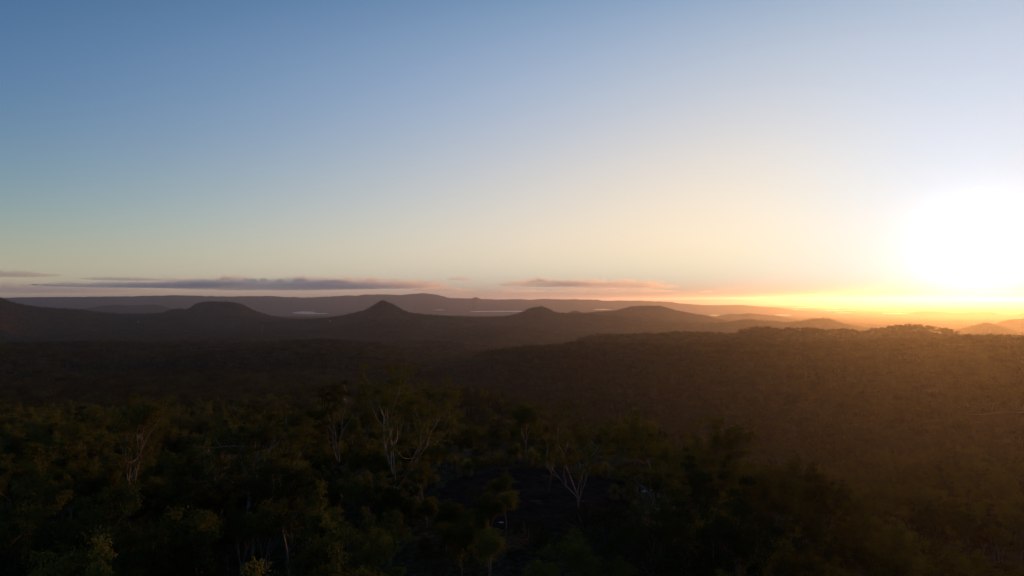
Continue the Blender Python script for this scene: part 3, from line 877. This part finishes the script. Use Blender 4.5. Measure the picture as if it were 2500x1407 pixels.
def grass_tree_data(seed):
    r = np.random.default_rng(seed)
    S = Geo(); P, _ = curve((0, 0, -.2), (.05, .02, 1), 1.5, 5, .02, .08, r)
    S.tube(P, np.linspace(.17, .14, 6), 8)
    top = P[-1]
    def blades(n, lo, hi, L, droop):
        V = []; Q = []
        for i in range(n):
            a = r.random() * 6.28; el = r.uniform(lo, hi)
            d = np.array([math.cos(a) * math.cos(el), math.sin(a) * math.cos(el), math.sin(el)])
            sd = np.array([-math.sin(a), math.cos(a), 0]) * .022
            p = top.copy(); l = L * r.uniform(.75, 1.1)
            for j in range(4):
                w = sd * (1 - j / 4.2)
                V += [p - w, p + w]
                if j: b = len(V) - 4; Q.append([b, b + 1, b + 3, b + 2])
                p = p + d * l / 3; d = d + np.array([0, 0, -droop]); d /= np.linalg.norm(d)
        return V, Q
    v, q = blades(420, .05, 1.5, 1.25, .22); v2, q2 = blades(240, -1.2, -.35, 1.15, .35)
    return S.mesh('stem', M_BARK_DARK, True), mesh_from('leaf_tuft', v, np.array(q), M_GRASSY), mesh_from('dry_skirt', v2, np.array(q2), M_SKIRT)
GT = [grass_tree_data(401), grass_tree_data(402)]
for i, (px, py, s, lab) in enumerate([
    (1146, 1166, 1.35, 'grass tree with a bright straw-coloured skirt at the back left of the clearing'),
    (1133, 1160, 1.2, 'grass tree just left of the straw-skirted one'),
    (1112, 1152, 1.2, 'grass tree furthest left of the clearing group'),
    (1268, 1128, 1.5, 'tall grass tree at the middle of the back edge of the clearing'),
    (1296, 1138, 1.4, 'grass tree right of the tall one at the back edge'),
    (1312, 1144, 1.2, 'low grass tree by the back edge, between two others'),
    (1346, 1146, 1.3, 'grass tree standing in front of the black bush'),
    (1478, 1172, 1.3, 'bright yellow-green grass tree right of the V-forked trunk'),
    (1496, 1222, 1.1, 'grass tree on the right end of the clearing'),
    (1552, 1232, 1.0, 'small grass tree with dry skirt near the dark straight trunk'),
    (1530, 1222, .9, 'smallest grass tree at the right end of the clearing')]):
    x, y, z, r = hit(px, py)
    e = link('grass_tree', None); e.location = (x, y, z); e.rotation_euler = (0, 0, i * 1.3); e.scale = (s, s, s)
    tag(e, lab, 'grass tree', 'grass trees around the rock clearing')
    g = GT[i % 2]
    link('stem', g[0], e); link('leaf_tuft', g[1], e); link('dry_skirt', g[2], e)

M_ROCK.node_tree.nodes['Principled BSDF'].inputs['Specular IOR Level'].default_value = 0
def boulder(px, py, s, label):
    x, y, z, r = hit(px, py)
    u = np.linspace(0, math.pi, 9); w = np.linspace(0, 2 * math.pi, 14, endpoint=False)
    V = []
    for a in u:
        for b in w:
            p = np.array([math.sin(a) * math.cos(b) * 1.3, math.sin(a) * math.sin(b), math.cos(a) * .5])
            p *= 1 + .35 * float(vnoise(np.array([p[0] * 1.7 + px]), np.array([p[1] * 1.7 + p[2] * 2]))[0])
            V.append(p * s)
    i = np.arange(8)[:, None] * 14; j = np.arange(14)[None]; j2 = (j + 1) % 14
    q = np.stack([i + j, i + 14 + j, i + 14 + j2, i + j2], -1).reshape(-1, 4)
    o = link('boulder', mesh_from('boulder', V, q, M_PALE_ROCK)); o.location = (x, y, z + s * .2)
    tag(o, label, 'boulder')
boulder(1223, 1276, .32, 'small pale stone on the front edge of the rock clearing')
boulder(1569, 1199, .36, 'pale stone at the right end of the clearing')
boulder(1588, 1196, .18, 'smaller pale stone right of the other at the clearing end')
boulder(1211, 1156, .15, 'tiny pale stone at the back of the clearing')

# ------------------------------------------------------------------ far woods
def far_field(n, r0, r1, power, hmin, hmax, cover):
    u = rng.random(n)
    r = (r0 ** power + u * (r1 ** power - r0 ** power)) ** (1 / power)
    a = rng.uniform(R(-53), R(53), n)
    h, idx = terrain(a, r, True)
    x = r * np.sin(a); y = r * np.cos(a)
    H = hmin + (hmax - hmin) * rng.random(n) ** 1.3
    ok = visible(a, r, h + H)
    # clearings in the wood
    ok &= fbm(x, y, 700, 3) + .35 * fbm(x, y, 90, 2) > cover
    ok &= ~((r < 197))
    for tx, ty, w in TRACKS:
        d = np.full(n, 1e9)
        rt = np.hypot(tx, ty); at = np.arctan2(tx, ty)
        for X, Y in zip(tx, ty): d = np.minimum(d, np.hypot(x - X, y - Y))
        amin, amax = at.min(), at.max()
        rr = np.interp(a, np.sort(at), rt[np.argsort(at)])
        front = (a > amin) & (a < amax) & (r < rr) & (r > rr - 9 / np.maximum(.05, -np.mean([float(terrain(np.array([q]), np.array([w2]))[0]) for q, w2 in zip(at[::20], rt[::20])]) / rt.mean()))
        ok &= ~(d < w * .6) & ~front
    return np.stack([x, y, h, H, idx], -1)[ok]

A_ = far_field(3700, 170, 620, 1.7, 12, 21, -.40)          # detailed kinds
hs = np.array([k[0] for k in KIND])
for x, y, h, H, i in A_:
    px = float(px_of(math.atan2(x, y)))
    d = y
    if math.hypot(x, y) < 300:
        env = float(np.interp(px, ENV[:, 0], ENV[:, 1])) - 10
        Hm = ((HORIZON - h / d * F) - env) / F * d
        if Hm < 5: continue
        H = min(H, Hm)
    ki = random.choice([0, 1, 2, 3, 4, 5])
    FOREST.append((x, y, h, H / hs[ki], ki, random.uniform(0, 6.28)))
# the near wood goes on beyond both edges of the view
for _ in range(300):
    r = math.sqrt(random.uniform(50 ** 2, 197 ** 2)); a = R(random.uniform(40.5, 53) * random.choice((-1, 1)))
    x, y = r * math.sin(a), r * math.cos(a); h = float(terrain(np.array([a]), np.array([r]))[0])
    ki = random.choice([0, 1, 2, 3, 4, 5])
    FOREST.append((x, y, h, random.uniform(7, 13) / hs[ki], ki, random.uniform(0, 6.28)))
B1 = far_field(37500, 560, 2400, 1.35, 9, 21, -.40)
B2 = far_field(212000, 2200, 9500, .9, 4.5, 8, -.75)
B3 = far_field(32000, 9500, 24000, 1.0, 10, 18, -.05)
far = np.concatenate([B1, B2, B3])
print('forest detailed', len(FOREST), 'far', len(far), 'individual', cnt)

FARM = []
for k in range(7):
    H = [13, 14, 12, 15, 11, 13, 9][k]; w = [10, 11, 12, 9, 10, 13, 9][k]
    wood, v, q = far_tree_data(500 + k, H, w, None, 95)
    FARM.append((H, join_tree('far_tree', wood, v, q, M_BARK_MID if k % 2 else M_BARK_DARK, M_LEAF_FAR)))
NEARM = []
for H, d in KIND[:6]:
    # one joined mesh per kind for the wood that is too deep to count
    vs = []; fs = []; mi = []; n = 0
    for me, k in [(d['trunk'], 0)] + [(m, 0) for m in d['limbs']] + [(d['crown'], 1)]:
        a = np.empty(len(me.vertices) * 3, np.float32); me.vertices.foreach_get('co', a)
        b = np.empty(len(me.loops), np.int32); me.loops.foreach_get('vertex_index', b)
        vs.append(a.reshape(-1, 3)); fs.append(b.reshape(-1, 4) + n); mi.append(np.full(len(fs[-1]), k, np.int32)); n += len(vs[-1])
    me = mesh_from('wood_tree', np.concatenate(vs), np.concatenate(fs), d['trunk'].materials[0])
    me.materials.append(d['crown'].materials[0]); me.polygons.foreach_set('material_index', np.concatenate(mi))
    NEARM.append(me)

def scatter(name, label, pos, scl, rot, idx, meshes):
    pc = bpy.data.collections.new(name + '_kinds')
    for i, m in enumerate(meshes):
        pc.objects.link(bpy.data.objects.new('kind_%02d' % i, m))
    me = bpy.data.meshes.new(name)
    me.vertices.add(len(pos)); me.vertices.foreach_set('co', np.asarray(pos, np.float32).ravel())
    for an, ty, val in (('s', 'FLOAT', scl), ('r', 'FLOAT', rot), ('k', 'INT', idx)):
        at = me.attributes.new(an, ty, 'POINT'); at.data.foreach_set('value', np.asarray(val, np.float32 if ty == 'FLOAT' else np.int32))
    o = link(name, me)
    ng = bpy.data.node_groups.new(name + '_scatter', 'GeometryNodeTree')
    ng.interface.new_socket('Geometry', in_out='INPUT', socket_type='NodeSocketGeometry')
    ng.interface.new_socket('Geometry', in_out='OUTPUT', socket_type='NodeSocketGeometry')
    N = ng.nodes
    gi = N.new('NodeGroupInput'); go = N.new('NodeGroupOutput')
    ci = N.new('GeometryNodeCollectionInfo'); ci.inputs['Collection'].default_value = pc; ci.inputs['Separate Children'].default_value = True; ci.inputs['Reset Children'].default_value = True
    ip = N.new('GeometryNodeInstanceOnPoints'); ip.inputs['Pick Instance'].default_value = True
    def att(nm, ty):
        a = N.new('GeometryNodeInputNamedAttribute'); a.data_type = ty; a.inputs['Name'].default_value = nm; return a.outputs['Attribute']
    cx = N.new('ShaderNodeCombineXYZ')
    L = ng.links.new
    L(gi.outputs[0], ip.inputs['Points']); L(ci.outputs[0], ip.inputs['Instance']); L(att('k', 'INT'), ip.inputs['Instance Index'])
    L(att('r', 'FLOAT'), cx.inputs['Z']); L(cx.outputs[0], ip.inputs['Rotation']); L(att('s', 'FLOAT'), ip.inputs['Scale']); L(ip.outputs[0], go.inputs[0])
    md = o.modifiers.new('scatter', 'NODES'); md.node_group = ng
    return tag(o, label, None, None, 'stuff')
SHM = []
for st, fl in SHR:
    vs = []; fs = []; mi = []; n = 0
    for me, k in ((st, 0), (fl, 1)):
        a = np.empty(len(me.vertices) * 3, np.float32); me.vertices.foreach_get('co', a)
        b = np.empty(len(me.loops), np.int32); me.loops.foreach_get('vertex_index', b)
        vs.append(a.reshape(-1, 3)); fs.append(b.reshape(-1, 4) + n); mi.append(np.full(len(fs[-1]), k, np.int32)); n += len(vs[-1])
    me = mesh_from('bush', np.concatenate(vs), np.concatenate(fs), M_BARK_DARK)
    me.materials.append(fl.materials[0]); me.polygons.foreach_set('material_index', np.concatenate(mi))
    SHM.append(me)
scatter('undergrowth', 'dark low scrub covering the ground between the foreground trees', np.stack([ux, uy, uz + CZ - .1], -1),
        rng.uniform(.25, .85, len(ux)), rng.uniform(0, 6.28, len(ux)), rng.integers(0, 3, len(ux)), SHM)
fo = np.array(FOREST)
scatter('forest', 'dense eucalyptus wood behind the foreground trees', np.stack([fo[:, 0], fo[:, 1], fo[:, 2] + CZ - .2], -1), fo[:, 3], fo[:, 5], fo[:, 4].astype(int) % 6, NEARM)
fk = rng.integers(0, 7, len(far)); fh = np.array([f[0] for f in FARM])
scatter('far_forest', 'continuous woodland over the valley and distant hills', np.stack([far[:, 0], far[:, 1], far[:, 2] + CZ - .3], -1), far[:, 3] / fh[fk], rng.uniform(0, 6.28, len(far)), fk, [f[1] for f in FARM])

# ------------------------------------------------------------------ far buildings and masts
def shed(px, py, w, l, h, rz, label):
    x, y, z, r = hit(px, py)
    e = link('farm_shed', None); e.location = (x, y, z + 4); e.rotation_euler = (0, 0, rz); tag(e, label, 'shed')
    g = Geo(); g.box((0, 0, h / 2 - 3), (l, w, h + 6)); link('wall', g.mesh('wall', M_WALL), e)
    rf = Geo(); o = .6; t = h + w * .22
    rf.add([(-l/2 - o, -w/2 - o, h), (l/2 + o, -w/2 - o, h), (l/2 + o, 0, t), (-l/2 - o, 0, t), (-l/2 - o, w/2 + o, h), (l/2 + o, w/2 + o, h),
            (-l/2 - o, -w/2 - o, h + .3), (l/2 + o, -w/2 - o, h + .3), (l/2 + o, 0, t + .3), (-l/2 - o, 0, t + .3), (-l/2 - o, w/2 + o, h + .3), (l/2 + o, w/2 + o, h + .3)],
           [[0, 3, 2, 1], [3, 4, 5, 2], [6, 7, 8, 9], [9, 8, 11, 10], [0, 1, 7, 6], [4, 10, 11, 5]])
    link('roof', rf.mesh('roof', M_ROOF), e)
    dg = Geo(); dg.box((l * .2, -w / 2 - .05, h * .35), (l * .2, .1, h * .7)); link('door', dg.mesh('door', M_DOOR), e)
shed(1184, 771, 12, 22, 5, .2, 'pale-roofed farm building on the saddle right of the cone hill')
shed(806, 786, 5, 7, 1.8, .5, 'tiny pale shed below the left foot of the cone hill')
shed(1906, 836, 5, 9, 2.2, .1, 'bluish-roofed shed on the right ridge, the left one of two')
shed(1956, 833.5, 4, 8, 2, .0, 'bluish-roofed shed on the right ridge, the right one of two')
shed(1249, 965, 5, 8, 3.2, .4, 'small pale roof in the valley right of the tallest tree')
shed(651, 993, 3, 5, 2.8, .3, 'small pale hut behind the domed eucalyptus')
shed(338, 789, 6, 7, 1.6, .3, 'pinkish shed on the wooded flank at the left')

def mast(px, py, top, label):
    x, y, z, r = hit(px, py)
    H = (py - top) / F * r * math.cos(float(az_of(px)))
    e = link('power_pylon', None); e.location = (x, y, z); tag(e, label, 'pylon')
    b = H * .11
    G = Geo()
    cn = [(-1, -1), (1, -1), (1, 1), (-1, 1)]
    for cx_, cy_ in cn: 
        lg = Geo(); lg.tube([(cx_ * b, cy_ * b, -1), (cx_ * b * .3, cy_ * b * .3, H * .6), (cx_ * b * .12, cy_ * b * .12, H)], [.22, .2, .12], 4)
        link('leg', lg.mesh('leg', M_STEEL), e)
    for k in range(8):
        t0, t1 = k / 8, (k + 1) / 8
        w0 = b * (1 - .88 * min(1, t0 * 1.15)); w1 = b * (1 - .88 * min(1, t1 * 1.15))
        for q in range(4):
            c, d = cn[q], cn[(q + 1) % 4]
            G.tube([(c[0] * w0, c[1] * w0, t0 * H), (d[0] * w1, d[1] * w1, t1 * H)], [.09, .09], 3)
    link('brace', G.mesh('brace', M_STEEL), e)
    for t in (.72, .84, .96):
        A = Geo(); A.tube([(-H * .13, 0, H * t), (0, 0, H * t + .8), (H * .13, 0, H * t)], [.2, .3, .2], 4); link('crossarm', A.mesh('crossarm', M_STEEL), e)
mast(1013, 769, 750, 'thin pylon on the slope right of the cone hill')
mast(641, 812, 794, 'faint pylon in the woods below the table hill')

# ------------------------------------------------------------------ fog banks on the plain
def volume_mat(name, col, dens, g, absorb=None):
    m = bpy.data.materials.new(name); m.use_nodes = True
    n = m.node_tree; n.nodes.remove(n.nodes['Principled BSDF'])
    v = n.nodes.new('ShaderNodeVolumePrincipled')
    v.inputs['Color'].default_value = (*col, 1); v.inputs['Density'].default_value = dens; v.inputs['Anisotropy'].default_value = g
    n.links.new(v.outputs[0], n.nodes['Material Output'].inputs['Volume'])
    return m
M_FOG = volume_mat('fog', (.97, .97, .97), .0045, .5)
def blob(cx, cy, cz, rx, ry, rz, yaw, seed, bumps=.0, nu=28, nv=14, flat=.4, mat=None, name='fog_bank', label='', cat='fog', wave=5):
    r = np.random.default_rng(seed)
    V = [(0, 0, 1.0)]
    off = r.random(2) * 50
    for i in range(1, nv):
        a = math.pi * i / nv
        for j in range(nu):
            b = 2 * math.pi * j / nu
            V.append((math.sin(a) * math.cos(b), math.sin(a) * math.sin(b), math.cos(a)))
    V.append((0, 0, -1.0)); V = np.array(V)
    X_ = np.sign(V[:, 0]) * np.abs(V[:, 0]) ** (1.0 if name == 'fog_bank' else .8)
    nz = vnoise(V[:, 0] * wave + off[0], V[:, 1] * 3 + off[1]) + .5 * vnoise(V[:, 0] * wave * 2.3 + off[1], V[:, 1] * 6 + off[0])
    zz = np.where(V[:, 2] > 0, V[:, 2] * (1 + bumps * 1.6 * nz), V[:, 2] * flat * (1 + bumps * .5 * nz))
    ed = 1 + bumps * .5 * vnoise(V[:, 1] * 4 + off[0], V[:, 2] * 3 + off[1])
    P = np.stack([V[:, 0] * rx * ed, V[:, 1] * ry, zz * rz], -1)
    n0 = 1
    tris = [[0, n0 + j, n0 + (j + 1) % nu] for j in range(nu)]
    last = len(V) - 1; b0 = 1 + (nv - 2) * nu
    tris += [[last, b0 + (j + 1) % nu, b0 + j] for j in range(nu)]
    q = []
    for i in range(nv - 2):
        for j in range(nu):
            q.append([1 + i * nu + j, 1 + (i + 1) * nu + j, 1 + (i + 1) * nu + (j + 1) % nu, 1 + i * nu + (j + 1) % nu])
    o = link(name, mesh_from(name, P, [np.array(q), np.array(tris)], mat, True))
    o.location = (cx, cy, cz); o.rotation_euler = (0, 0, yaw)
    return o
def fog(px, py, wpx, hpx, label, d=None, seed=0):
    zpl = -262.0 + 14
    dd = -zpl * F / (py - HORIZON) / math.cos(float(az_of(px))) * 1.0
    dd = d or dd
    if px < 1650: dd = min(dd, 11800)
    a = float(az_of(px)); x, y = dd * math.sin(a), dd * math.cos(a)
    z = float(z_of(px, py, dd)) + CZ
    w = wpx / F * dd / 2
    h = max(hpx / F * dd / 2, 10)
    o = blob(x, y, z, w, w * .55 if wpx < 120 else w * .3, h, -a, 700 + seed, .35, 36, 12, .8, M_FOG, 'fog_bank')
    tag(o, label, None, None, 'stuff')
for i, a in enumerate([
    (743, 764, 56, 7, 'bluish-white fog bank left of the cone hill'),
    (772, 766, 60, 2.5, 'thin tail of the fog bank left of the cone hill'),
    (1072, 757, 30, 2, 'faint fog patch right of the cone hill'),
    (1165, 761, 36, 2.6, 'left end of the long thin fog streak behind the saddle'),
    (1240, 760.5, 190, 2, 'long thin fog streak behind the saddle'),
    (1470, 756, 46, 1.6, 'thin fog streak left of the broad hill'),
    (1727, 757, 36, 5, 'glowing fog lens right of the broad hill'),
    (1760, 761, 22, 1.8, 'small fog wisp below the glowing lens'),
    (1744, 770, 26, 3.5, 'bright fog sliver in the notch right of the broad hill'),
    (1882, 756.5, 120, 3.2, 'long golden fog streak on the plain'),
    (1893, 752, 10, 1.5, 'tiny fog wisp above the long golden streak'),
    (1912, 769.5, 40, 2.2, 'golden fog streak touching the low hill'),
    (2000, 751, 110, 1.6, 'far thin fog streak left of the mesa'),
    (2035, 759, 52, 2.4, 'bright fog streak above the orange plain'),
    (2020, 754.5, 50, 1.6, 'fine fog streak between two brighter ones'),
    (2075, 758, 26, 1.6, 'short fog wisp right of the bright streak'),
    (2130, 750, 90, 2, 'pale far fog streak in the glare'),
    (2190, 766, 60, 2.4, 'white fog streak at the foot of the mesa'),
    (2060, 764.5, 40, 1.3, 'faint lower fog wisp on the orange plain'),
    ]):
    fog(*a, seed=i)

# ------------------------------------------------------------------ clouds beyond the haze
M_CLOUD = volume_mat('cloud', (1.0, .97, .955), .00038, .5)
M_CLOUD_THIN = volume_mat('thin_cloud', (1.0, .965, .95), .00024, .5)
M_PUFF = volume_mat('cumulus', (1.0, .98, .97), .0022, .4)
def cloud(px, py, wpx, hpx, label, mat=None, d=46000, depth=2600, bumps=.6, flat=.55, seed=0, wave=6, nu=90):
    a = float(az_of(px)); x, y = d * math.sin(a), d * math.cos(a)
    z = float(z_of(px, py, d)) + CZ
    w = wpx / F * d / 2 / math.cos(a) ; h = hpx / F * d / 2
    o = blob(x, y, z, w, depth, h * 1.9, -a, 900 + seed, bumps, nu, 18, flat, mat or M_CLOUD, 'cloud', wave=wave)
    return tag(o, label, 'cloud', 'low clouds along the horizon')
CL = [
 (640, 700, 560, 18, 'main grey-mauve stratus bank over the escarpment left of the cone hill', M_CLOUD, 46000, 3000),
 (900, 698, 380, 18, 'right half of the main stratus bank, tapering over the cone hill', M_CLOUD, 48500, 2600),
 (330, 699, 330, 8, 'thin left end of the main stratus bank', M_CLOUD, 45000, 2200),
 (500, 694, 150, 9, 'smooth hump on top of the stratus bank at the left', M_CLOUD, 44000, 1500),
 (300, 682.5, 140, 5, 'small detached streak cloud above the left end of the bank', M_CLOUD, 43000, 1600),
 (25, 672, 130, 8, 'streak cloud at the left edge', M_CLOUD, 42000, 1600),
 (60, 708, 420, 14, 'faint veil cloud low at the left edge', M_CLOUD_THIN, 50000, 2600),
 (1005, 700, 180, 8, 'fine upper tip of the stratus bank', M_CLOUD, 52000, 1800),
 (1075, 709, 170, 6, 'lower streak trailing right of the stratus bank', M_CLOUD, 50500, 2000),
 (920, 684.5, 90, 4, 'fine streak just above the stratus bank', M_CLOUD_THIN, 43500, 1500),
 (1122, 682, 64, 5, 'small detached streak between the two banks', M_CLOUD, 43000, 1400),
 (1330, 695, 230, 12, 'left half of the second stratus bank above the saddle hill', M_CLOUD, 46000, 2200),
 (1480, 697, 290, 13, 'right half of the second stratus bank', M_CLOUD, 48000, 2400),
 (1600, 701, 110, 6, 'thin right tip of the second stratus bank', M_CLOUD_THIN, 46500, 1800),
 (1270, 712, 150, 5, 'faint lower streak under the left of the second bank', M_CLOUD_THIN, 52000, 1800),
 (1490, 712, 290, 7, 'lower streak under the second stratus bank', M_CLOUD, 52500, 1800),
 (1725, 713, 30, 2, 'tiny streak right of the second bank', M_CLOUD_THIN, 47000, 1200),
 (560, 709.5, 60, 2, 'tiny dark streak below the main bank', M_CLOUD_THIN, 47500, 1200),
]
for i, (px, py, w, h, lab, mt, d, dp) in enumerate(CL):
    cloud(px, py, w, h, lab, mt, d, dp, 1.0, .5, i, wave=5 + w / 28, nu=160)
for i, (px, py, w, h, lab) in enumerate([
 (549, 683, 16, 9, 'first pink cumulus tuft on the left of the stratus bank'),
 (562, 684, 9, 6, 'small tuft right beside the first pink tuft'),
 (601, 686.5, 12, 6, 'low pink tuft right of the first pair'),
 (618, 687, 14, 6, 'pink tuft in the middle of the bank top'),
 (642, 686.5, 14, 7, 'rounded pink tuft right of the middle one'),
 (683, 688, 14, 5, 'small tuft before the largest group'),
 (728, 687, 20, 8, 'left part of the largest pink cumulus tuft'),
 (741, 685.5, 16, 10, 'right part of the largest pink cumulus tuft'),
 (798, 689, 16, 6, 'low tuft right of the largest one'),
 (822, 688.5, 20, 7, 'broad pink tuft above the left slope of the cone hill'),
 (845, 690, 26, 6, 'flat pink tuft at the right end of the row'),
 (1314, 686.5, 16, 9, 'cumulus tuft on the second bank, larger left part'),
 (1327, 687.5, 12, 7, 'cumulus tuft on the second bank, right part'),
 (1298, 691, 14, 5, 'low shoulder left of the cumulus tuft on the second bank')]):
    o = cloud(px, py - 2.0, w * 1.15, h * 1.0, lab, M_PUFF, 44500, w / F * 44500 / 2, .9, .5, 60 + i, 3, 26)
    o['group'] = 'cumulus tufts on the cloud banks'

# ------------------------------------------------------------------ haze
hb = Geo()
zt = CZ + 152; zb = CZ + float(HH.min()) - 1.0
hb.box((0, 0, (zt + zb) / 2), (124000, 124000, zt - zb))
haze = link('haze', hb.mesh('haze', volume_mat('haze_air', (.87, .855, .98), HAZE_DENSITY, HAZE_G)))
tag(haze, 'pale haze filling the air', None, None, 'stuff')
